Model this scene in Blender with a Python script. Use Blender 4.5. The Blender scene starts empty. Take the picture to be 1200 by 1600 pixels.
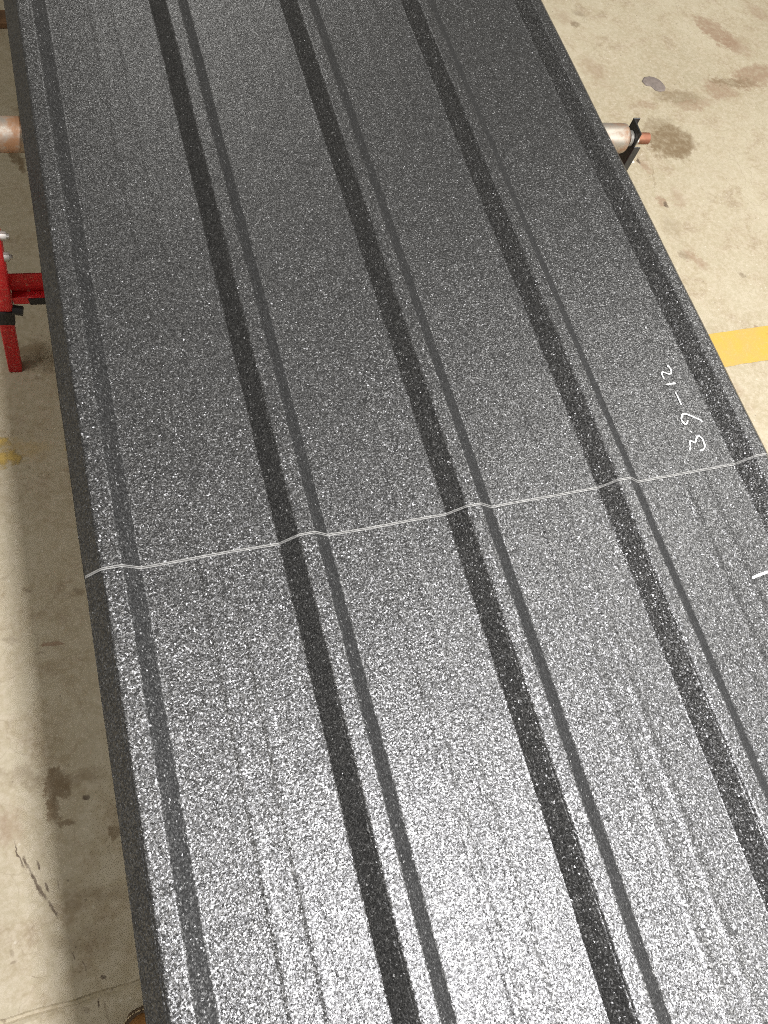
import bpy, bmesh, math, random
from mathutils import Vector, Matrix, noise

random.seed(7)
IN = 0.0254
SC = bpy.context.scene
COL = SC.collection

# ------------------------------------------------------------------ camera
CAM = Vector((3.406785, -12.058909, 34.893276))          # inches, pan surface of the sheets = 0
ROT = Matrix(((0.948118, 0.182977, -0.259986),
              (-0.266089, 0.904245, -0.333972),
              (0.173982, 0.385824, 0.906019)))
FPX = 1164.536                                            # focal length in photograph pixels (1200x1600)
cd = bpy.data.cameras.new('camera')
cam = bpy.data.objects.new('camera', cd)
COL.objects.link(cam)
cam.matrix_world = Matrix.Translation(CAM * IN) @ ROT.to_4x4()
cd.sensor_fit = 'VERTICAL'
cd.sensor_height = 36.0
cd.sensor_width = 27.0
cd.lens = FPX / 1600 * 36
cd.clip_start = 0.01
cd.clip_end = 100
SC.camera = cam

# ------------------------------------------------------------------ ambient light of the shop, lamps, exposure
w = bpy.data.worlds.new('World')
SC.world = w
w.use_nodes = True
wb = w.node_tree.nodes['Background']
wb.inputs['Color'].default_value = (1.0, 0.93, 0.79, 1)
wb.inputs['Strength'].default_value = 0.18


def strip_lamp(name, x, y, z, sx, sy, watt, col=(1, 0.985, 0.95)):
    ld = bpy.data.lights.new(name, 'AREA')
    ld.shape = 'RECTANGLE'
    ld.size = sx * IN
    ld.size_y = sy * IN
    ld.energy = watt
    ld.color = col
    o = bpy.data.objects.new(name, ld)
    COL.objects.link(o)
    o.location = (x * IN, y * IN, z * IN)
    return o


# a row of ceiling fixtures running along the sheets, a little to their right
strip_lamp('ceiling_or_fill_lamp', 30, -46, 95, 9, 42, 165, (0.985, 0.975, 1.0))
strip_lamp('ceiling_or_fill_lamp', 43, 290, 150, 12, 44, 135)
# the neighbouring rows of the same shop, and fill lamps added among them
strip_lamp('ceiling_or_fill_lamp', 190, -160, 150, 12, 60, 490)
strip_lamp('ceiling_or_fill_lamp', 130, 40, 150, 12, 44, 125)  # fill added to raise the sparkle on the sheets at mid right
strip_lamp('ceiling_or_fill_lamp', -40, 0, 150, 12, 44, 50, (1.0, 0.97, 0.92))
strip_lamp('ceiling_or_fill_lamp', -230, 10, 90, 12, 60, 30)  # low fill added on the left for glints on the left webs
# broad low fill added far to the right to lift the right rib webs
o = strip_lamp('right_fill', 340, 10, 35, 110, 220, 45, (0.93, 0.96, 1.0))
o.rotation_euler = (0, math.radians(90), 0)

SC.view_settings.view_transform = 'Standard'
SC.view_settings.look = 'None'
SC.view_settings.exposure = 0
SC.view_settings.gamma = 1
SC.render.engine = 'CYCLES'
SC.cycles.use_denoising = False
SC.cycles.use_adaptive_sampling = False
SC.cycles.max_bounces = 5
SC.cycles.filter_width = 1.0


# ------------------------------------------------------------------ measuring helpers
def back(u, v, z):
    """point (inches) of the horizontal plane z that was measured at photograph pixel u, v"""
    d = ROT @ Vector(((u - 600) / FPX, -(v - 800) / FPX, -1))
    return CAM + d * ((z - CAM.z) / d.z)


FLOOR = -30.0


def tag(o, label=None, cat=None, group=None, kind=None):
    if label:
        o['label'] = label
    if cat:
        o['category'] = cat
    if group:
        o['group'] = group
    if kind:
        o['kind'] = kind
    return o


def empty(name, loc):
    o = bpy.data.objects.new(name, None)
    COL.objects.link(o)
    o.location = Vector(loc) * IN
    return o


class MB:
    """collects faces in inches (world coordinates) and links them as one mesh object"""

    def __init__(self):
        self.v, self.f, self.s = [], [], []

    def add(self, verts, faces, smooth=False):
        n = len(self.v)
        self.v += [Vector(p) for p in verts]
        self.f += [[i + n for i in f] for f in faces]
        self.s += [smooth] * len(faces)

    def box(self, c, ax, ay, az):
        """box about centre c with half-axis vectors"""
        c, ax, ay, az = Vector(c), Vector(ax), Vector(ay), Vector(az)
        vs = [c + i * ax + j * ay + k * az for k in (-1, 1) for j in (-1, 1) for i in (-1, 1)]
        self.add(vs, [(0, 2, 3, 1), (4, 5, 7, 6), (0, 1, 5, 4), (2, 6, 7, 3), (0, 4, 6, 2), (1, 3, 7, 5)])

    def rod(self, a, b, ra, rb=None, n=20, caps=True, prof=None):
        """round bar from a to b; prof = [(t, r)] for a turned shape"""
        a, b = Vector(a), Vector(b)
        d = b - a
        z = d.normalized()
        x = z.orthogonal().normalized()
        y = z.cross(x)
        prof = prof or [(0, ra), (1, ra if rb is None else rb)]
        vs, fs = [], []
        for t, r in prof:
            for i in range(n):
                q = 2 * math.pi * i / n
                vs.append(a + d * t + (x * math.cos(q) + y * math.sin(q)) * r)
        for k in range(len(prof) - 1):
            for i in range(n):
                j = (i + 1) % n
                fs.append((k * n + i, k * n + j, (k + 1) * n + j, (k + 1) * n + i))
        self.add(vs, fs, True)
        if caps:
            self.add(vs[:n], [tuple(range(n))[::-1]])
            self.add(vs[-n:], [tuple(range(n))])

    def build(self, name, mat, parent=None, bevel=0, base=None, seg=2):
        base = base if base is not None else (parent.location / IN if parent is not None else Vector())
        me = bpy.data.meshes.new(name)
        me.from_pydata([(p - base) * IN for p in self.v], [], self.f)
        for p, s in zip(me.polygons, self.s):
            p.use_smooth = s
        me.materials.append(mat)
        o = bpy.data.objects.new(name, me)
        COL.objects.link(o)
        if parent is not None:
            o.parent = parent
        else:
            o.location = base * IN
        if bevel:
            m = o.modifiers.new('bevel', 'BEVEL')
            m.width = bevel * IN
            m.segments = seg
            m.limit_method = 'ANGLE'
        return o


# ------------------------------------------------------------------ materials
class NT:
    def __init__(self, name):
        self.m = bpy.data.materials.new(name)
        self.m.use_nodes = True
        self.t = self.m.node_tree
        self.p = self.t.nodes['Principled BSDF']
        self.o = self.t.nodes['Material Output']

    def n(self, typ, props=None, **inp):
        nd = self.t.nodes.new(typ)
        for k, v in (props or {}).items():
            setattr(nd, k, v)
        for k, v in inp.items():
            key = k.replace('_', ' ')
            self.set(nd.inputs[int(k[1:])] if k[0] == 'i' and k[1:].isdigit() else nd.inputs[key], v)
        return nd

    def set(self, sock, v):
        if isinstance(v, bpy.types.NodeSocket):
            self.t.links.new(v, sock)
        else:
            sock.default_value = v

    def math(self, op, a, b=0.0, c=0.0, clamp=False):
        nd = self.t.nodes.new('ShaderNodeMath')
        nd.operation = op
        nd.use_clamp = clamp
        self.set(nd.inputs[0], a)
        self.set(nd.inputs[1], b)
        self.set(nd.inputs[2], c)
        return nd.outputs[0]

    def mix(self, f, a, b, blend='MIX'):
        nd = self.t.nodes.new('ShaderNodeMix')
        nd.data_type = 'RGBA'
        nd.blend_type = blend
        self.set(nd.inputs['Factor'], f)
        self.set(nd.inputs[6], a)
        self.set(nd.inputs[7], b)
        return nd.outputs[2]

    def smooth(self, v, lo, hi, to0=0.0, to1=1.0):
        nd = self.t.nodes.new('ShaderNodeMapRange')
        nd.interpolation_type = 'SMOOTHSTEP'
        self.set(nd.inputs['Value'], v)
        nd.inputs['From Min'].default_value = lo
        nd.inputs['From Max'].default_value = hi
        nd.inputs['To Min'].default_value = to0
        nd.inputs['To Max'].default_value = to1
        return nd.outputs['Result']

    def obj(self):
        return self.n('ShaderNodeTexCoord').outputs['Object']

    def noise(self, vec, scale, detail=2.0, rough=0.5, dist=0.0):
        return self.n('ShaderNodeTexNoise', Vector=vec, Scale=scale, Detail=detail, Roughness=rough, Distortion=dist).outputs[0]

    def base(self, **kw):
        for k, v in kw.items():
            self.set(self.p.inputs[k.replace('_', ' ')], v)


def c4(r, g, b):
    return (r, g, b, 1.0)


def mat_panel():
    """dark textured coil coating: a crust of small grains, each with its own tilt, some of them shiny flakes"""
    m = NT('textured_black_paint')
    co = m.obj()
    wob = m.n('ShaderNodeTexNoise', Vector=co, Scale=600.0, Detail=1.0).outputs['Color']
    wob = m.n('ShaderNodeVectorMath', {'operation': 'SUBTRACT'}, i0=wob, i1=(0.5, 0.5, 0.5)).outputs[0]
    q = m.n('ShaderNodeVectorMath', {'operation': 'MULTIPLY_ADD'}, i0=wob, i1=(0.0019, 0.0019, 0.0019), i2=co).outputs[0]
    vor = m.n('ShaderNodeTexVoronoi', {}, Vector=q, Scale=620.0, Randomness=1.0)
    rnd = m.n('ShaderNodeSeparateColor', Color=vor.outputs['Color'])
    vor2 = m.n('ShaderNodeTexWhiteNoise', {'noise_dimensions': '3D'}, Vector=vor.outputs['Position'])
    r2 = vor2.outputs['Value']
    tilt = m.n('ShaderNodeVectorMath', {'operation': 'SUBTRACT'}, i0=vor.outputs['Color'], i1=(0.5, 0.5, 0.5)).outputs[0]
    amp = m.math('MULTIPLY_ADD', m.math('POWER', r2, 1.7), 0.86, 0.17)
    tilt = m.n('ShaderNodeVectorMath', {'operation': 'SCALE'}, i0=tilt, Scale=amp).outputs[0]
    h = m.noise(co, 330, 2.0, 0.55)
    bump = m.n('ShaderNodeBump', Strength=1.0, Distance=0.0007, Height=h)
    nrm = m.n('ShaderNodeVectorMath', {'operation': 'NORMALIZE'}, i0=m.n('ShaderNodeVectorMath', {'operation': 'ADD'}, i0=bump.outputs[0], i1=tilt).outputs[0]).outputs[0]
    flake = m.smooth(m.n('ShaderNodeSeparateColor', Color=vor2.outputs['Color']).outputs[1], 0.35, 0.8)
    m.base(Base_Color=m.mix(r2, c4(0.006, 0.006, 0.006), c4(0.019, 0.019, 0.0187)),
           Roughness=0.40, IOR=m.math('MULTIPLY_ADD', flake, 0.75, 1.55), Specular_IOR_Level=0.5, Normal=nrm,
           Coat_Weight=0.17, Coat_Roughness=0.25, Coat_IOR=1.5, Coat_Normal=bump.outputs[0])
    return m.m


def mat_floor():
    m = NT('worn_shop_concrete')
    co = m.obj()
    big = m.noise(co, 2.2, 4, 0.6)
    mid = m.noise(co, 11, 5, 0.65, 0.4)
    fine = m.noise(co, 90, 4, 0.7)
    col = m.mix(m.smooth(big, 0.3, 0.7), c4(0.37, 0.318, 0.212), c4(0.455, 0.400, 0.280))
    col = m.mix(m.smooth(mid, 0.35, 0.75), col, c4(0.355, 0.29, 0.185))
    col = m.mix(m.smooth(mid, 0.54, 0.72, 0, 0.75), col, c4(0.30, 0.235, 0.155))
    col = m.mix(m.smooth(fine, 0.35, 0.7, 0, 0.5), col, c4(0.57, 0.50, 0.39))
    # hairline crazing and trowel scratches
    cr = m.n('ShaderNodeTexVoronoi', {'feature': 'DISTANCE_TO_EDGE'}, Vector=m.n('ShaderNodeVectorMath', {'operation': 'ADD'}, i0=co, i1=m.n('ShaderNodeVectorMath', {'operation': 'SCALE'}, i0=m.n('ShaderNodeTexNoise', Vector=co, Scale=9.0, Detail=4.0).outputs['Color'], Scale=0.12).outputs[0]).outputs[0], Scale=11.0)
    col = m.mix(m.math('MULTIPLY', m.smooth(cr.outputs['Distance'], 0.0, 0.02, 0.30, 0.0), m.smooth(big, 0.45, 0.6)), col, c4(0.24, 0.185, 0.12))
    # small dark pits
    sp = m.n('ShaderNodeTexVoronoi', {}, Vector=co, Scale=38.0, Randomness=1.0)
    pit = m.math('MULTIPLY', m.smooth(sp.outputs['Distance'], 0.05, 0.11, 1, 0), m.math('GREATER_THAN', m.n('ShaderNodeSeparateColor', Color=sp.outputs['Color']).outputs[0], 0.80))
    col = m.mix(m.math('MULTIPLY', pit, 0.6), col, c4(0.13, 0.10, 0.07))
    sp2 = m.n('ShaderNodeTexVoronoi', {}, Vector=co, Scale=55.0, Randomness=1.0)
    pit2 = m.math('MULTIPLY', m.smooth(sp2.outputs['Distance'], 0.08, 0.2, 1, 0), m.math('GREATER_THAN', m.n('ShaderNodeSeparateColor', Color=sp2.outputs['Color']).outputs[1], 0.85))
    col = m.mix(m.math('MULTIPLY', pit2, 0.4), col, c4(0.72, 0.66, 0.55))
    # individual stains: pixel centre, pixel half axes, amount, colour, edge softness
    wet = c4(0.19, 0.135, 0.075)
    rust = c4(0.28, 0.185, 0.12)
    dirt = c4(0.20, 0.15, 0.095)
    dark = c4(0.10, 0.07, 0.045)
    stains = [
        (1048, 222, (38, 6), (-4, 26), 0.75, wet, 0.35), (1030, 200, (26, 0), (0, 18), 0.45, wet, 0.5),
        (1066, 236, (12, 10), (-8, 10), 0.5, wet, 0.5),
        (1120, 52, (36, 28), (-8, 10), 0.62, rust, 0.4), (1150, 70, (26, 16), (-6, 10), 0.4, rust, 0.6),
        (1178, 118, (34, -8), (6, 18), 0.6, rust, 0.4), (1125, 140, (26, 10), (-6, 16), 0.55, rust, 0.5),
        (1060, 152, (40, 6), (-4, 12), 0.5, wet, 0.6), (1085, 164, (34, -4), (2, 8), 0.42, rust, 0.6),
        (1145, 128, (40, 2), (0, 7), 0.5, wet, 0.6), (1012, 165, (14, 4), (-2, 6), 0.35, rust, 0.6),
        (1185, 20, (22, 14), (-5, 8), 0.35, rust, 0.7),
        (897, 38, (9, 3), (-2, 5), 0.6, dirt, 0.6), (905, 22, (11, 8), (-3, 3), 0.4, dirt, 0.7),
        (880, 25, (16, 10), (-6, 10), 0.3, rust, 0.9), (930, 110, (22, 24), (-10, 10), 0.28, rust, 0.9),
        (1034, 314, (9, 11), (-4, 4), 0.6, rust, 0.5), (1040, 320, (4, 5), (-2, 2), 0.7, dark, 0.5),
        (1060, 310, (10, 16), (-8, 6), 0.35, rust, 0.8),
        (1085, 405, (20, 14), (-4, 6), 0.5, rust, 0.7), (1068, 400, (9, 6), (-3, 5), 0.45, dirt, 0.7),
        (1050, 355, (14, 22), (-8, 6), 0.25, wet, 0.9), (1160, 430, (6, 4), (-2, 3), 0.5, dirt, 0.6),
        (1182, 512, (5, 4), (-2, 3), 0.65, rust, 0.5), (1010, 262, (10, 10), (-4, 4), 0.4, rust, 0.7),
        (998, 252, (3, 4), (-1.5, 1.5), 0.9, dark, 0.3), (1022, 275, (3, 26), (-1.2, 0), 0.35, wet, 0.6),
        (1150, 610, (14, 10), (-4, 8), 0.25, rust, 0.8),
        (88, 1226, (22, 4), (-6, 26), 0.85, wet, 0.35), (85, 1262, (10, 10), (-5, 22), 0.7, wet, 0.4),
        (104, 1285, (18, -3), (1, 5), 0.6, wet, 0.4), (178, 1300, (12, 2), (-2, 16), 0.65, wet, 0.35),
        (130, 1212, (44, -10), (6, 14), 0.30, wet, 0.8), (40, 1210, (50, 6), (-4, 16), 0.35, wet, 0.9),
        (10, 1290, (26, 10), (-8, 30), 0.40, rust, 0.9),
        (83, 1007, (17, -1), (0, 4), 0.75, rust, 0.3), (42, 920, (10, 2), (0, 4), 0.5, dirt, 0.6),
        (122, 924, (7, 2), (0, 7), 0.5, dirt, 0.7), (15, 1000, (16, 0), (0, 5), 0.3, dirt, 0.7),
        (62, 1022, (10, -1), (0, 3), 0.4, dirt, 0.6), (134, 1246, (5, -2), (2, 4), 0.75, dark, 0.5),
        (30, 1335, (9, 22), (-1.5, 1), 0.75, dark, 0.6), (42, 1352, (5, 14), (-2, 1), 0.8, dark, 0.5),
        (54, 1376, (7, 16), (-2.2, 1), 0.75, dark, 0.5), (64, 1392, (8, 14), (-3, 2), 0.8, dark, 0.5),
        (82, 1418, (8, 12), (-3, 2), 0.75, dark, 0.5), (61, 1352, (3, 8), (-2, 1), 0.75, dark, 0.5),
        (74, 1386, (3, 8), (-2, 1), 0.7, dark, 0.5), (91, 1382, (2, 9), (-1, 0.3), 0.5, dark, 0.5),
        (115, 1492, (3, 7), (-1, 0.4), 0.75, dark, 0.5), (131, 1510, (4, 10), (-1, 0.5), 0.6, dark, 0.6),
        (162, 1526, (4, 1), (-1, 3), 0.85, dark, 0.4), (134, 1578, (7, 2), (-1, 5), 0.6, dirt, 0.6),
        (18, 1490, (4, 6), (-3, 3), 0.5, dirt, 0.7), (22, 1504, (6, -3), (1, 3), 0.5, dirt, 0.7),
        (55, 1527, (12, 2), (0, 1), 0.45, dirt, 0.6), (4, 1596, (5, 1), (-1, 4), 0.6, dirt, 0.6),
        (150, 1400, (60, -6), (4, 20), 0.35, wet, 0.9), (140, 1470, (60, -6), (4, 34), 0.28, wet, 0.9),
        (154, 1568, (1.3, 0), (1, 8), 0.85, dark, 0.4), (166, 1582, (1.8, 0), (5, 22), 0.5, dirt, 0.5),
        (28, 248, (12, 2), (3, 14), 0.85, wet, 0.35), (33, 262, (8, 2), (2, 10), 0.7, wet, 0.4),
        (50, 548, (26, -6), (6, 18), 0.55, wet, 0.6), (75, 580, (10, 2), (-2, 5), 0.55, dirt, 0.6),
        (60, 590, (8, 1), (-1, 4), 0.35, dirt, 0.7), (38, 496, (3, 1), (-1, 2), 0.6, dirt, 0.6),
        (45, 730, (3, 2), (-1, 2), 0.5, dirt, 0.6), (40, 700, (34, 2), (2, 18), 0.35, c4(0.42, 0.27, 0.07), 0.9),
        (981, 245, (2.5, 0), (0, 1.6), 0.9, c4(0.8, 0.76, 0.66), 0.3), (989, 253, (3.2, 0), (0, 2.2), 0.95, c4(0.8, 0.76, 0.66), 0.3),
    ]
    wob = m.n('ShaderNodeTexNoise', Vector=co, Scale=30.0, Detail=5.0, Roughness=0.72).outputs['Color']
    wob = m.n('ShaderNodeVectorMath', {'operation': 'SUBTRACT'}, i0=wob, i1=(0.5, 0.5, 0.5)).outputs[0]
    brk = m.noise(co, 60, 4, 0.7)
    for (u, v, ax, ay, amt, colr, soft) in stains:
        p0 = back(u, v, FLOOR)
        e1 = back(u + ax[0], v + ax[1], FLOOR) - p0
        e2 = back(u + ay[0], v + ay[1], FLOOR) - p0
        # inverse of the 2x2 map
        M2 = Matrix(((e1.x * IN, e2.x * IN), (e1.y * IN, e2.y * IN))).inverted()
        size = math.sqrt(abs(e1.cross(e2).z)) * IN
        wv = m.n('ShaderNodeVectorMath', {'operation': 'SCALE'}, i0=wob, Scale=min(0.13, size * 3.2)).outputs[0]
        q = m.n('ShaderNodeVectorMath', {'operation': 'ADD'}, i0=co, i1=wv).outputs[0]
        q = m.n('ShaderNodeVectorMath', {'operation': 'SUBTRACT'}, i0=q, i1=(p0.x * IN, p0.y * IN, FLOOR * IN)).outputs[0]
        a1 = m.n('ShaderNodeVectorMath', {'operation': 'DOT_PRODUCT'}, i0=q, i1=(M2[0][0], M2[0][1], 0)).outputs['Value']
        a2 = m.n('ShaderNodeVectorMath', {'operation': 'DOT_PRODUCT'}, i0=q, i1=(M2[1][0], M2[1][1], 0)).outputs['Value']
        r = m.math('SQRT', m.math('ADD', m.math('MULTIPLY', a1, a1), m.math('MULTIPLY', a2, a2)))
        k = m.smooth(r, 1.05 - 0.9 * soft, 1.05 + 0.35 * soft, min(0.95, amt * 1.3), 0.0)
        k = m.math('MULTIPLY', k, m.smooth(brk, 0.3, 0.6, 0.5, 1.0))
        col = m.mix(k, col, colr)
    bh = m.math('ADD', m.math('MULTIPLY', mid, 0.6), m.math('MULTIPLY', fine, 0.25))
    bump = m.n('ShaderNodeBump', Strength=0.5, Distance=0.004, Height=bh)
    m.base(Base_Color=col, Roughness=m.smooth(mid, 0.3, 0.7, 0.5, 0.75), Specular_IOR_Level=0.35, Normal=bump.outputs[0])
    return m.m


def mat_yellow():
    m = NT('yellow_floor_paint')
    co = m.obj()
    n1 = m.noise(co, 14, 5, 0.65)
    n2 = m.noise(co, 120, 3, 0.6)
    xs = m.n('ShaderNodeSeparateXYZ', Vector=co)
    # paint worn away under the work area, sound beyond it
    worn = m.math('SUBTRACT', m.smooth(xs.outputs[0], -0.30, -0.23, 0.27, 0.44), m.smooth(xs.outputs[0], 0.3, 1.2, 0.0, 0.45))
    ed = m.math('MULTIPLY', m.math('ABSOLUTE', m.math('SUBTRACT', xs.outputs[1], 23.75 * IN)), 2.6)
    keep = m.smooth(m.math('SUBTRACT', m.math('SUBTRACT', n1, worn), ed), 0.10, 0.28)
    col = m.mix(m.smooth(n1, 0.35, 0.7), c4(0.53, 0.35, 0.055), c4(0.48, 0.33, 0.09))
    col = m.mix(m.smooth(n2, 0.5, 0.8, 0, 0.4), col, c4(0.55, 0.42, 0.2))
    m.base(Base_Color=col, Roughness=0.6, Alpha=keep)
    return m.m


def mat_red():
    m = NT('red_enamel')
    co = m.obj()
    n = m.noise(co, 60, 5, 0.7)
    col = m.mix(m.smooth(n, 0.35, 0.7), c4(0.58, 0.012, 0.018), c4(0.42, 0.010, 0.014))
    ch = m.smooth(m.noise(co, 130, 4, 0.7), 0.60, 0.66)
    col = m.mix(m.math('MULTIPLY', ch, 0.75), col, c4(0.45, 0.22, 0.16))
    m.base(Base_Color=col, Roughness=m.math('ADD', 0.38, m.math('MULTIPLY', n, 0.2)), Specular_IOR_Level=0.4)
    return m.m


def mat_steel(name, base, rust, lo, hi, rough=0.38):
    m = NT(name)
    co = m.obj()
    n = m.noise(co, 22, 5, 0.7)
    n2 = m.noise(m.n('ShaderNodeMapping', Vector=co, Scale=(6, 90, 90)).outputs[0], 4, 3, 0.6)
    k = m.smooth(n, lo, hi)
    col = m.mix(k, base, rust)
    col = m.mix(m.smooth(n2, 0.55, 0.75, 0, 0.4), col, c4(0.25, 0.17, 0.11))
    m.base(Base_Color=col, Metallic=m.math('SUBTRACT', 1.0, m.math('MULTIPLY', k, 0.6)), Roughness=m.math('ADD', rough, m.math('MULTIPLY', n2, 0.2)))
    return m.m


def mat_plain(name, col, rough=0.5, metal=0.0, spec=0.5, var=0.25, scale=80):
    m = NT(name)
    n = m.noise(m.obj(), scale, 4, 0.65)
    d = c4(*[q * (1 - var) for q in col])
    b = c4(*[q * (1 + var) for q in col])
    m.base(Base_Color=m.mix(m.smooth(n, 0.3, 0.7), d, b), Roughness=rough, Metallic=metal, Specular_IOR_Level=spec)
    return m.m


P_PANEL = mat_panel()
P_FLOOR = mat_floor()
P_YELLOW = mat_yellow()
P_RED = mat_red()
P_ROLL = mat_steel('rusty_roller_steel', c4(0.42, 0.385, 0.33), c4(0.25, 0.13, 0.065), 0.36, 0.62, 0.46)
P_RUST = mat_steel('rusty_threaded_steel', c4(0.36, 0.18, 0.11), c4(0.25, 0.10, 0.055), 0.4, 0.6, 0.5)
P_ZINC = mat_plain('zinc_plated_steel', (0.42, 0.40, 0.36), 0.5, 0.7, var=0.1)
P_BLACK = mat_plain('black_painted_steel', (0.018, 0.018, 0.018), 0.4)
P_RUBBER = mat_plain('black_rubber', (0.012, 0.012, 0.012), 0.7)
P_CHALK = mat_plain('white_paint_marker', (0.82, 0.82, 0.79), 0.8, var=0.06, scale=300)
P_CUT = mat_plain('bare_cut_metal', (0.26, 0.257, 0.246), 0.5, 0.2, var=0.35, scale=260)
P_LEATHER = mat_plain('tan_leather', (0.27, 0.125, 0.033), 0.5, var=0.25, scale=40)
P_SOLE = mat_plain('boot_sole_rubber', (0.10, 0.065, 0.035), 0.8)
P_STITCH = mat_plain('cream_thread', (0.55, 0.45, 0.28), 0.8, var=0.2)
P_SCRAP = mat_plain('grey_putty', (0.20, 0.165, 0.145), 0.6, var=0.15)
P_WOOD = mat_plain('weathered_brown_wood', (0.16, 0.085, 0.04), 0.8, var=0.4, scale=30)

# ------------------------------------------------------------------ floor: two slabs meeting in a shallow joint
ja, jb = back(10, 1596, FLOOR), back(215, 1536, FLOOR)
jd = (jb - ja).normalized()
jn = Vector((-jd.y, jd.x, 0))
fl = MB()
prof = [(-260, 0), (-0.45, 0), (-0.22, -0.10), (-0.08, -0.22), (0.10, -0.16), (0.25, 0.05), (0.6, 0.0), (260, 0)]
S = [-260, -60, -20, -10, -5] + [i * 0.6 for i in range(0, 34)] + [30, 60, 260]
vs, fs = [], []
for s in S:
    for i, (t, z) in enumerate(prof):
        wv = 0.0 if abs(t) > 100 else 0.22 * noise.noise(Vector((s * 0.35, 3.1, 0))) + 0.08 * noise.noise(Vector((s * 1.7, i * 2.0, 4)))
        p = ja + jd * s + jn * (t + wv)
        zz = z * (1 + 0.7 * noise.noise(Vector((s * 0.9, 7.7, 0)))) if z else 0
        vs.append((p.x, p.y, FLOOR + zz))
n = len(prof)
for a in range(len(S) - 1):
    for b in range(n - 1):
        fs.append((a * n + b, (a + 1) * n + b, (a + 1) * n + b + 1, a * n + b + 1))
fl.add(vs, fs, False)
tag(fl.build('floor', P_FLOOR, base=Vector((0, 0, 0))), kind='structure')

ym = MB()
vs, fs = [], []
N = 120
for i in range(N + 1):
    x = -40 + i * 1.25
    yo = 0.09 * noise.noise(Vector((x * 0.5, 0, 0))) + 0.05 * noise.noise(Vector((x * 2, 5, 0)))
    y1 = 0.09 * noise.noise(Vector((x * 0.5, 9, 0))) + 0.05 * noise.noise(Vector((x * 2, 15, 0)))
    vs += [(x, 21.45 + yo, FLOOR + 0.06), (x, 26.05 + y1 - 0.0 * x, FLOOR + 0.06)]
for i in range(N):
    fs.append((2 * i, 2 * i + 2, 2 * i + 3, 2 * i + 1))
ym.add(vs, fs)
tag(ym.build('floor_marking', P_YELLOW, base=Vector((0, 0, 0))), kind='structure')

# ------------------------------------------------------------------ ribbed sheets
# measured cross-section (inches): left web foot, rib top, foot ... five ribs 9 inches apart
CORN = [(-1.30, 0.04)]
RIBS = [(-1.30, -0.463, 0.425, 1.22), (7.755, 8.72, 9.53, 10.28), (16.62, 17.60, 18.38, 19.26), (25.61, 26.58, 27.345, 28.24), (34.74, 35.66, 36.42, 37.25)]
H = 0.79


def cross_section():
    """list of segments: (kind, [(x, z)...]) running left to right, each bend rounded"""
    pts = []          # (x, z, tag)
    for i, (a, b, c, d) in enumerate(RIBS):
        pts += [(a, 0.04 if i == 0 else 0.0), (b, H), (c, H), (d, 0.0)]
        if i < 4:
            o = RIBS[i + 1][0] - 7.75
            for m in (3.87, 5.28):                     # two shallow pencil ribs in every pan
                x = o + m
                pts += [(x - 0.17, 0), (x, 0.034), (x + 0.18, 0.034), (x + 0.50, 0)]
    out = [pts[0]]
    for k in range(1, len(pts) - 1):
        p, a, b = Vector(pts[k]), Vector(pts[k - 1]), Vector(pts[k + 1])
        big = max(abs((p - a).normalized().angle_signed((b - p).normalized())), 0.01) > 0.5
        r = 0.085 if big else 0.03
        da, db = (a - p).normalized(), (b - p).normalized()
        out.append(tuple(p + da * (r + 0.03)))
        for t in (0, 0.33, 0.67, 1):
            q = (p + da * r) * (1 - t) ** 2 + p * 2 * t * (1 - t) + (p + db * r) * t * t
            out.append(tuple(q))
        out.append(tuple(p + db * (r + 0.03)))
    out.append(pts[-1])
    return out


XS = cross_section()
CUTS = [1.22 + 0.20, 7.755 - 0.2, 10.28 + 0.2, 16.62 - 0.2, 19.26 + 0.2, 25.61 - 0.2, 28.24 + 0.2, 34.74 - 0.2]


def warp(x, y, z, seed):
    """oil-canning of thin sheet: gentle, real unevenness"""
    pan = 1.0 if z < 0.1 else 0.35
    dz = 0.030 * pan * noise.noise(Vector((x * 0.22, y * 0.085, seed)))
    dz += 0.010 * noise.noise(Vector((x * 0.5, y * 0.33, seed + 5)))
    dx = 0.035 * noise.noise(Vector((x * 0.12, y * 0.16, seed + 9))) + 0.010 * noise.noise(Vector((x * 2.0, y * 0.7, seed + 3)))
    return dx, dz


def endline(x):
    return (x - 18) * -0.0235 + 0.05 * noise.noise(Vector((x * 0.3, 2.2, 0)))


def sheet_point(x, z, y, y_off, seed, shift, zoff):
    dx, dz = warp(x, y, z, seed)
    if zoff > -0.1 and z < 0.036:
        z *= 0.35                      # the pencil ribs are pressed less deeply in the upper pair
    return Vector((x + dx + shift[0] + shift[1] * (y - 0), y, z + dz + zoff))


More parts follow.
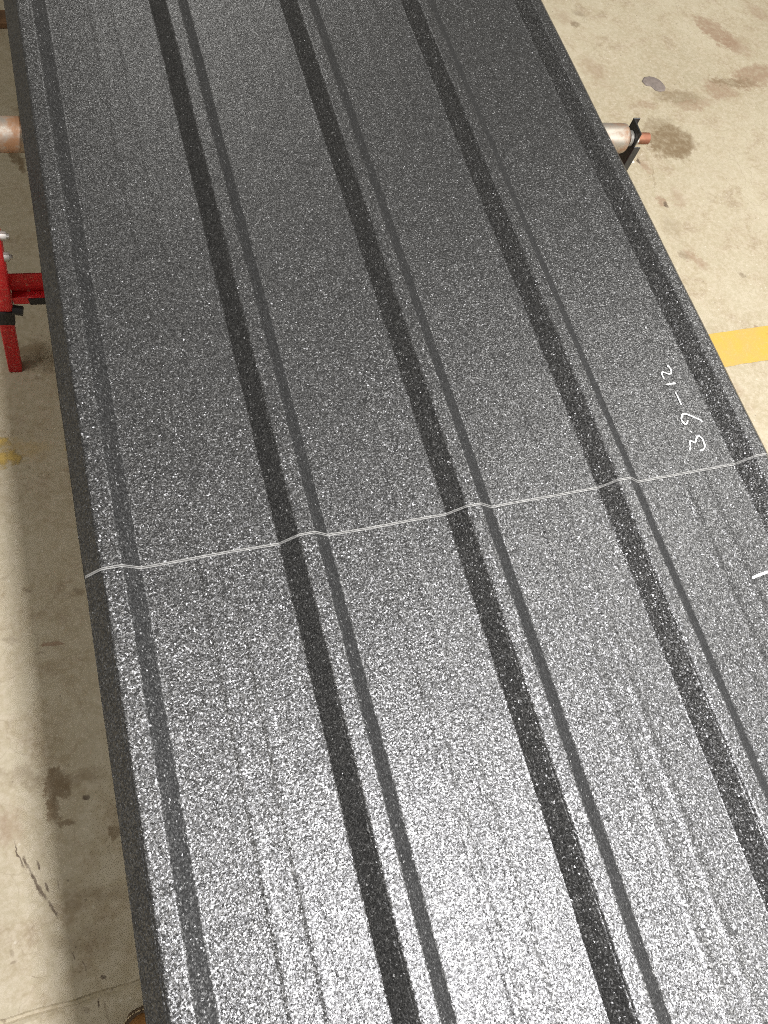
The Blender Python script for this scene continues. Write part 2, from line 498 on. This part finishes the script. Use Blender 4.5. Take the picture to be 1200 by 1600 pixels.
def make_sheet(name, label, y0, y1, start_on_endline, zoff, shift, seed, lead=0.0, step=1.6, T=0.035):
    root = empty(name, (18, 0, 0))
    tag(root, label, 'metal sheet', 'ribbed metal roof sheets stacked on the rollers')
    ny = max(2, int((y1 - y0) / step))
    # split the section into ribs and pans at the cuts; neighbours share their boundary points
    xs = list(XS)
    for c in CUTS:
        for k in range(len(xs) - 1):
            if xs[k][0] < c < xs[k + 1][0]:
                t = (c - xs[k][0]) / (xs[k + 1][0] - xs[k][0])
                xs.insert(k + 1, (c, xs[k][1] * (1 - t) + xs[k + 1][1] * t))
                break
    bounds = [-99] + CUTS + [99]
    for s in range(9):
        seg = [p for p in xs if bounds[s] - 1e-6 <= p[0] <= bounds[s + 1] + 1e-6]
        # finer points across the wide flats so that the sheet can bow
        fine = [seg[0]]
        for a, b in zip(seg, seg[1:]):
            k = max(1, int((b[0] - a[0]) / 0.7))
            for j in range(1, k + 1):
                fine.append((a[0] + (b[0] - a[0]) * j / k, a[1] + (b[1] - a[1]) * j / k))
        mb = MB()
        nx = len(fine)
        top, bot = [], []
        for j in range(ny + 1):
            t = j / ny
            for (x, z) in fine:
                ys = (endline(x) - lead) if start_on_endline else y0
                y = ys + (y1 - ys) * t
                p = sheet_point(x, z, y, 0, seed, shift, zoff)
                top.append(p)
                bot.append(p - Vector((0, 0, T)))
        fs = []
        for j in range(ny):
            for i in range(nx - 1):
                fs.append((j * nx + i, j * nx + i + 1, (j + 1) * nx + i + 1, (j + 1) * nx + i))
        mb.add(top, fs, True)
        mb.add(bot, [f[::-1] for f in fs], True)
        # closed at the front end and at the outer edges
        mb.add([q for i in range(nx) for q in (top[i], bot[i])], [(2 * i, 2 * i + 1, 2 * i + 3, 2 * i + 2) for i in range(nx - 1)])
        if s == 0:
            e = [q for j in range(ny + 1) for q in (top[j * nx], bot[j * nx])]
            mb.add(e, [(2 * j, 2 * j + 2, 2 * j + 3, 2 * j + 1) for j in range(ny)])
        if s == 8:
            e = [q for j in range(ny + 1) for q in (top[j * nx + nx - 1], bot[j * nx + nx - 1])]
            mb.add(e, [(2 * j, 2 * j + 1, 2 * j + 3, 2 * j + 2) for j in range(ny)])
        mb.build('rib' if s % 2 == 0 else 'pan', P_PANEL, root)
    return root


def cut_edge(root, zoff, shift, seed, lead, band, T):
    """bright bare lip left by the shear along the end of a sheet"""
    mb = MB()
    pts = []
    xs = []
    for a, b in zip(XS, XS[1:]):
        k = max(1, int((b[0] - a[0]) / 0.12))
        for j in range(k):
            xs.append((a[0] + (b[0] - a[0]) * j / k, a[1] + (b[1] - a[1]) * j / k))
    xs.append(XS[-1])
    vs, fs = [], []
    for i, (x, z) in enumerate(xs):
        rag = 0.5 + 0.5 * noise.noise(Vector((x * 3.0, seed, 1))) + 0.35 * noise.noise(Vector((x * 9.0, seed, 4)))
        y = endline(x) - lead
        p = sheet_point(x, z, y, 0, seed, shift, zoff)
        up = 0.012 + 0.02 * max(0, rag - 0.3)
        bw = band * (0.75 + 0.5 * max(0, rag - 0.3))
        vs += [p + Vector((0, bw, up)), p + Vector((0, -0.012, up)), p + Vector((0, -0.012, -T - 0.006))]
    for i in range(len(xs) - 1):
        a, b = 3 * i, 3 * i + 3
        fs += [(a, a + 1, b + 1, b), (a + 1, a + 2, b + 2, b + 1)]
    mb.add(vs, fs)
    return mb.build('cut_edge', P_CUT, root)


sa = (0.0, 0.0)
A = make_sheet('roof_sheet', 'topmost dark speckled ribbed metal sheet with white handwritten numbers near its cut end', 0, 118, True, 0.0, sa, 1.0)
cut_edge(A, 0.0, sa, 1.0, 0.0, 0.035, 0.035)
B = make_sheet('roof_sheet', 'second ribbed metal sheet, only its pale cut edge showing just under the topmost sheet', 0, 118, True, -0.065, (-0.02, 0.0), 1.0, lead=0.06)
cut_edge(B, -0.065, (-0.02, 0.0), 1.0, 0.06, 0.04, 0.035)
Cc = make_sheet('roof_sheet', 'long lower ribbed metal sheet running under the cut ends to the bottom of the photo', -62, 118, False, -0.125, (0.02, 0.0), 1.0)
D = make_sheet('roof_sheet', 'lowest ribbed sheet, a dark sliver along the left edge of the long lower sheet', -62, 118, False, -0.20, (-0.07, 0.0014), 1.0)


# paint-marker strokes lying on the sheets
def stroke(mb, pix, z, wd, seed=0):
    pts = [back(u, v, z) for u, v in pix]
    dense = []
    for a, b in zip(pts, pts[1:]):
        k = max(2, int((b - a).length / 0.08))
        dense += [a.lerp(b, j / k) for j in range(k)]
    dense.append(pts[-1])
    for _ in range(2):
        dense = [dense[0]] + [(dense[i - 1] + dense[i] * 2 + dense[i + 1]) / 4 for i in range(1, len(dense) - 1)] + [dense[-1]]
    vs, fs = [], []
    for i, p in enumerate(dense):
        d = (dense[min(i + 1, len(dense) - 1)] - dense[max(i - 1, 0)]).normalized()
        nrm = Vector((-d.y, d.x, 0))
        ww = wd * (0.8 + 0.55 * noise.noise(Vector((p.x * 7, p.y * 7, seed))))
        if i in (0, len(dense) - 1):
            ww *= 0.5
        vs += [p + nrm * ww, p + Vector((0, 0, 0.016)), p - nrm * ww]
    for i in range(len(dense) - 1):
        a, b = 3 * i, 3 * i + 3
        fs += [(a, b, b + 1, a + 1), (a + 1, b + 1, b + 2, a + 2)]
    mb.add(vs, fs)


hw = MB()
zA = 0.045
for st in ([(1077, 703), (1079, 702), (1078, 690), (1079, 688), (1087, 692.5), (1088, 684), (1092, 680), (1097, 684), (1100, 692), (1102, 697), (1099, 703), (1094, 703.5)],
           [(1077.5, 673.5), (1081, 675)],
           [(1075, 657), (1072, 664), (1065.5, 658), (1064, 654), (1067, 646), (1072, 646.5), (1083, 651), (1097, 657.5), (1096, 660)],
           [(1055, 612), (1060, 622), (1065, 633)],
           [(1040, 601), (1047, 600), (1056, 598.5)],
           [(1042, 570), (1048, 576), (1049, 583), (1047, 585), (1042, 583.5), (1037, 581), (1033, 581), (1034.5, 586), (1038, 592)]):
    stroke(hw, st, zA, 0.055)
hw.build('handwriting', P_CHALK, A)
wm = MB()
stroke(wm, [(1175, 903), (1188, 897.5), (1200, 893.5), (1222, 886)], -0.085, 0.085)
wm.build('paint_mark', P_CHALK, Cc)

# ------------------------------------------------------------------ red roller stand carrying the sheets
RL, RR = Vector((-2.34, 30.0, -1.36)), Vector((39.3, 26.9, -1.52))
ux = (RR - RL).normalized()
uy = Vector((-ux.y, ux.x, 0))
uz = Vector((0, 0, 1))
stand = empty('roller_stand', (18.5, 29.5, FLOOR))
tag(stand, 'red steel roller stand with a rusty steel roller carrying the sheets', 'roller stand')
rol = MB()
a0, a1 = RL - ux * 3.0, RR + ux * 0.55
rr = 1.02
rol.rod(a0, a1, rr, n=40, prof=[(0, rr - 0.12), (0.002, rr - 0.02), (0.005, rr), (0.995, rr), (0.998, rr - 0.03), (1, rr - 0.14)])
rol.build('roller', P_ROLL, stand)
sh = MB()
sh.rod(a0 - ux * 1.6, a0 - ux * 0.02, 0.42, n=20)
sh.build('axle', P_RUST, stand)
sh = MB()
k = 24
sh.rod(a1 + ux * 0.02, a1 + ux * 2.05, 0.42, n=20, prof=[(i / (2 * k), 0.36 + (0.05 if i % 2 else 0)) for i in range(2 * k)] + [(1, 0.30)])
sh.build('axle', P_RUST, stand)
for (p, q, r) in ((0.28, 0.52, 0.56), (0.72, 0.98, 0.60)):
    nb = MB()
    nb.rod(a1 + ux * p, a1 + ux * q, r, n=6 if p > 0.5 else 24)
    nb.build('nut', P_ZINC, stand, 0.05)
br = MB()
pc = a1 + ux * 0.62
br.box(pc + uz * -3.55, ux * 0.06, uy * 0.78, uz * 4.6)
br.box(pc + uz * -3.95 + ux * 0.22 - uy * 0.84, ux * 0.28, uy * 0.06, uz * 3.9)
br.box(pc + uz * -3.55 + ux * 0.22 + uy * 0.84, ux * 0.28, uy * 0.06, uz * 4.6)
br.build('bracket', P_BLACK, stand, 0.04)
br = MB()
pl = a0 - ux * 0.35
br.box(pl + uz * -3.3, ux * 0.06, uy * 0.78, uz * 4.6)
br.box(pl + uz * -3.3 - ux * 0.36 - uy * 0.84, ux * 0.36, uy * 0.06, uz * 4.6)
br.box(pl + uz * -3.3 - ux * 0.36 + uy * 0.84, ux * 0.36, uy * 0.06, uz * 4.6)
br.build('bracket', P_BLACK, stand, 0.04)


def leg_axes(side):
    if side < 0:
        foot = back(24, 574, FLOOR)
        top = foot + Vector((0.156, -0.10, 1)) * 27.4
    else:
        foot = RR + ux * 2.6 + Vector((0, 2.6, 0))
        foot.z = FLOOR
        top = foot + Vector((-0.163, -0.10, 1)) * 27.4
    d = (top - foot).normalized()
    sx = (ux - d * ux.dot(d)).normalized()
    sy = d.cross(sx)
    return foot, top, d, sx, sy


for side in (-1, 1):
    foot, top, d, sx, sy = leg_axes(side)
    lb = MB()
    lb.box(foot + d * 5.5, sx * 0.56, sy * 0.56, d * 5.5)
    leg = lb.build('leg', P_RED, stand, 0.10)
    sv = MB()
    L0 = 10.6
    L1 = (top - foot).length
    sv.box(foot + d * (L0 + L1) / 2, sx * 0.70, sy * 0.70, d * (L1 - L0) / 2)
    sv.build('leg_sleeve', P_RED, stand, 0.10)
    cl = MB()
    cl.box(foot + d * 9.45, sx * 0.72, sy * 0.70, d * 0.95)
    cl.build('clamp', P_RUBBER, stand, 0.08)
    kn = MB()
    kp = foot + d * 10.7 + sx * 0.70 * -side - sy * 0.55
    kn.rod(kp, kp + (sx * -side * 0.75 - sy * 0.1), 0.42, n=6)
    kn.build('knob', P_RUBBER, stand, 0.05)
    for hgt in (17.4, 19.8):
        bb = MB()
        q = foot + d * hgt + sx * 0.66 * -side - sy * 0.3
        bb.rod(q, q + sx * -side * 0.42, 0.36, n=6)
        bb.rod(q + sx * -side * 0.42, q + sx * -side * 0.62, 0.2, n=12)
        bb.build('bolt', P_ZINC, stand, 0.04)

fl_, tl_, dl_, sxl, syl = leg_axes(-1)
fr_, tr_, dr_, sxr, syr = leg_axes(1)
hb = 12.0
ca, cb = fl_ + dl_ * hb + sxl * 0.82, fr_ + dr_ * hb - sxr * 0.82
ca.z = cb.z = FLOOR + hb
cm, ch = (ca + cb) / 2, (cb - ca) / 2
ex = ch.normalized()
ey = Vector((-ex.y, ex.x, 0))
cbm = MB()
cbm.box(cm + uz * -0.42 - ey * 0.50, ch, ey * 0.06, uz * 0.40)     # front lip
cbm.box(cm + uz * -0.08 - ey * 0.20, ch, ey * 0.30, uz * 0.06)     # ledge
cbm.box(cm + uz * 0.92 + ey * 0.16, ch, ey * 0.06, uz * 1.06)      # tall rear web
cbm.build('crossbar', P_RED, stand, 0.03)
tp = MB()
tp.box(ca + ex * 2.9 + uz * -0.50 - ey * 0.60, ex * 1.7, ey * 0.04, uz * 0.38)
tp.build('rubber_pad', P_RUBBER, stand, 0.03)

# ------------------------------------------------------------------ small things on the floor
sc = MB()
outl = [(1003, 127), (1006, 121), (1014, 119.5), (1022, 121), (1030, 125), (1036, 131), (1040, 137), (1039, 142), (1031, 143), (1024, 141), (1017, 134.5), (1009, 133.5)]
b0 = [back(u, v, FLOOR + 0.05) for u, v in outl]
cen = sum(b0, Vector()) / len(b0)
rings = []
for f, h in ((1.0, -0.04), (0.99, 0.05), (0.90, 0.08), (0.4, 0.09)):
    rings += [cen + (p - cen) * f + Vector((0, 0, h)) for p in b0]
nn = len(b0)
fs = [(r * nn + i, r * nn + (i + 1) % nn, (r + 1) * nn + (i + 1) % nn, (r + 1) * nn + i) for r in range(3) for i in range(nn)]
sc.add(rings, [f[::-1] for f in fs], True)
sc.add(rings[3 * nn:], [tuple(range(nn))[::-1]])
o = sc.build('putty_scrap', P_SCRAP, base=Vector((cen.x, cen.y, FLOOR)))
tag(o, 'flat dark grey scrap lying on the pale concrete floor beyond the roller end', 'scrap')

wd = MB()
c0 = back(-8, 36, FLOOR)
wd.box(c0 + Vector((0, 0.2, 0.35)), ux * 1.7, uy * 1.15, uz * 0.36)
o = wd.build('wood_block', P_WOOD, base=Vector((c0.x, c0.y, FLOOR)), bevel=0.1)
tag(o, 'small brown wood block on the floor at the far left edge of the sheets', 'wood block')

# ------------------------------------------------------------------ boot toe beside the sheets
tip = back(222, 1581, FLOOR + 0.9)
boot = empty('work_boot', (tip.x, tip.y - 5, FLOOR))
tag(boot, 'toe of a tan leather work boot with stitched welt, on the floor beside the sheets', 'boot')


def outline(s, grow=0.0):
    """half width of the boot at distance s behind the toe tip"""
    L = 11.6
    t = max(0.0, min(1.0, s / L))
    wdt = 1.95 * (1 - (1 - min(1, s / 2.6)) ** 2.1) ** 0.55 * (1 - 0.28 * math.exp(-((t - 0.62) / 0.2) ** 2))
    if t > 0.88:
        wdt *= math.sqrt(max(0.0, 1 - ((t - 0.88) / 0.12) ** 2))
    return wdt + grow


SS = [0, 0.04, 0.15, 0.35, 0.65, 1.0, 1.5, 2.1, 2.8, 3.6, 4.5, 5.5, 6.5, 7.5, 8.5, 9.5, 10.4, 11.0, 11.4, 11.6]


def slab(z0, z1, grow, mat, name):
    mb = MB()
    loop = [(outline(s) + (grow if 0 < s < 11.6 else 0), s) for s in SS]
    ring = [Vector((tip.x + w_, tip.y + grow * (1 if s < 0.2 else 0) - s, 0)) for w_, s in loop] + [Vector((tip.x - w_, tip.y + grow * (1 if s < 0.2 else 0) - s, 0)) for w_, s in loop[::-1]]
    m = len(ring)
    vs = [p + Vector((0, 0, z0)) for p in ring] + [p + Vector((0, 0, z1)) for p in ring]
    mb.add(vs, [tuple(range(m)), tuple(range(m, 2 * m))[::-1]] + [(i, i + m, (i + 1) % m + m, (i + 1) % m) for i in range(m)])
    return mb.build(name, mat, boot)


slab(FLOOR + 0.01, FLOOR + 0.85, 0.22, P_SOLE, 'sole')
slab(FLOOR + 0.85, FLOOR + 1.0, 0.30, P_SOLE, 'welt')
up = MB()
vs, fs = [], []
NA = 24
for s in SS:
    wv = outline(s) * 0.98
    hgt = 1.9 * (1 - (1 - min(1, s / 2.2)) ** 2.2) ** 0.5 + (3.2 * max(0, (s - 3.2) / 8.0) ** 1.1 if s > 3.2 else 0)
    for i in range(NA + 1):
        q = math.pi * i / NA
        vs.append(Vector((tip.x + wv * math.copysign(abs(math.cos(q)) ** 0.75, math.cos(q)), tip.y - 0.05 - s, FLOOR + 0.98 + hgt * math.sin(q) ** 0.8)))
for a in range(len(SS) - 1):
    for i in range(NA):
        fs.append((a * (NA + 1) + i, a * (NA + 1) + i + 1, (a + 1) * (NA + 1) + i + 1, (a + 1) * (NA + 1) + i))
up.add(vs, fs, True)
up.build('upper', P_LEATHER, boot)
st = MB()
vs0 = []
for k in range(-26, 27):
    s = (abs(k) / 26) ** 1.8 * 5.5
    sg = 1 if k > 0 else -1
    wq = (outline(s) + 0.16) if s > 0.02 else 0.0
    vs0.append(Vector((tip.x + sg * wq, tip.y + 0.17 - s, FLOOR + 1.03)))
for a, b in zip(vs0, vs0[1:]):
    Ls = (b - a).length
    kk = max(1, int(Ls / 0.26))
    for j in range(kk):
        p, q = a.lerp(b, (j + 0.14) / kk), a.lerp(b, (j + 0.86) / kk)
        st.rod(p, q, 0.05, n=6)
st.build('stitching', P_STITCH, boot)
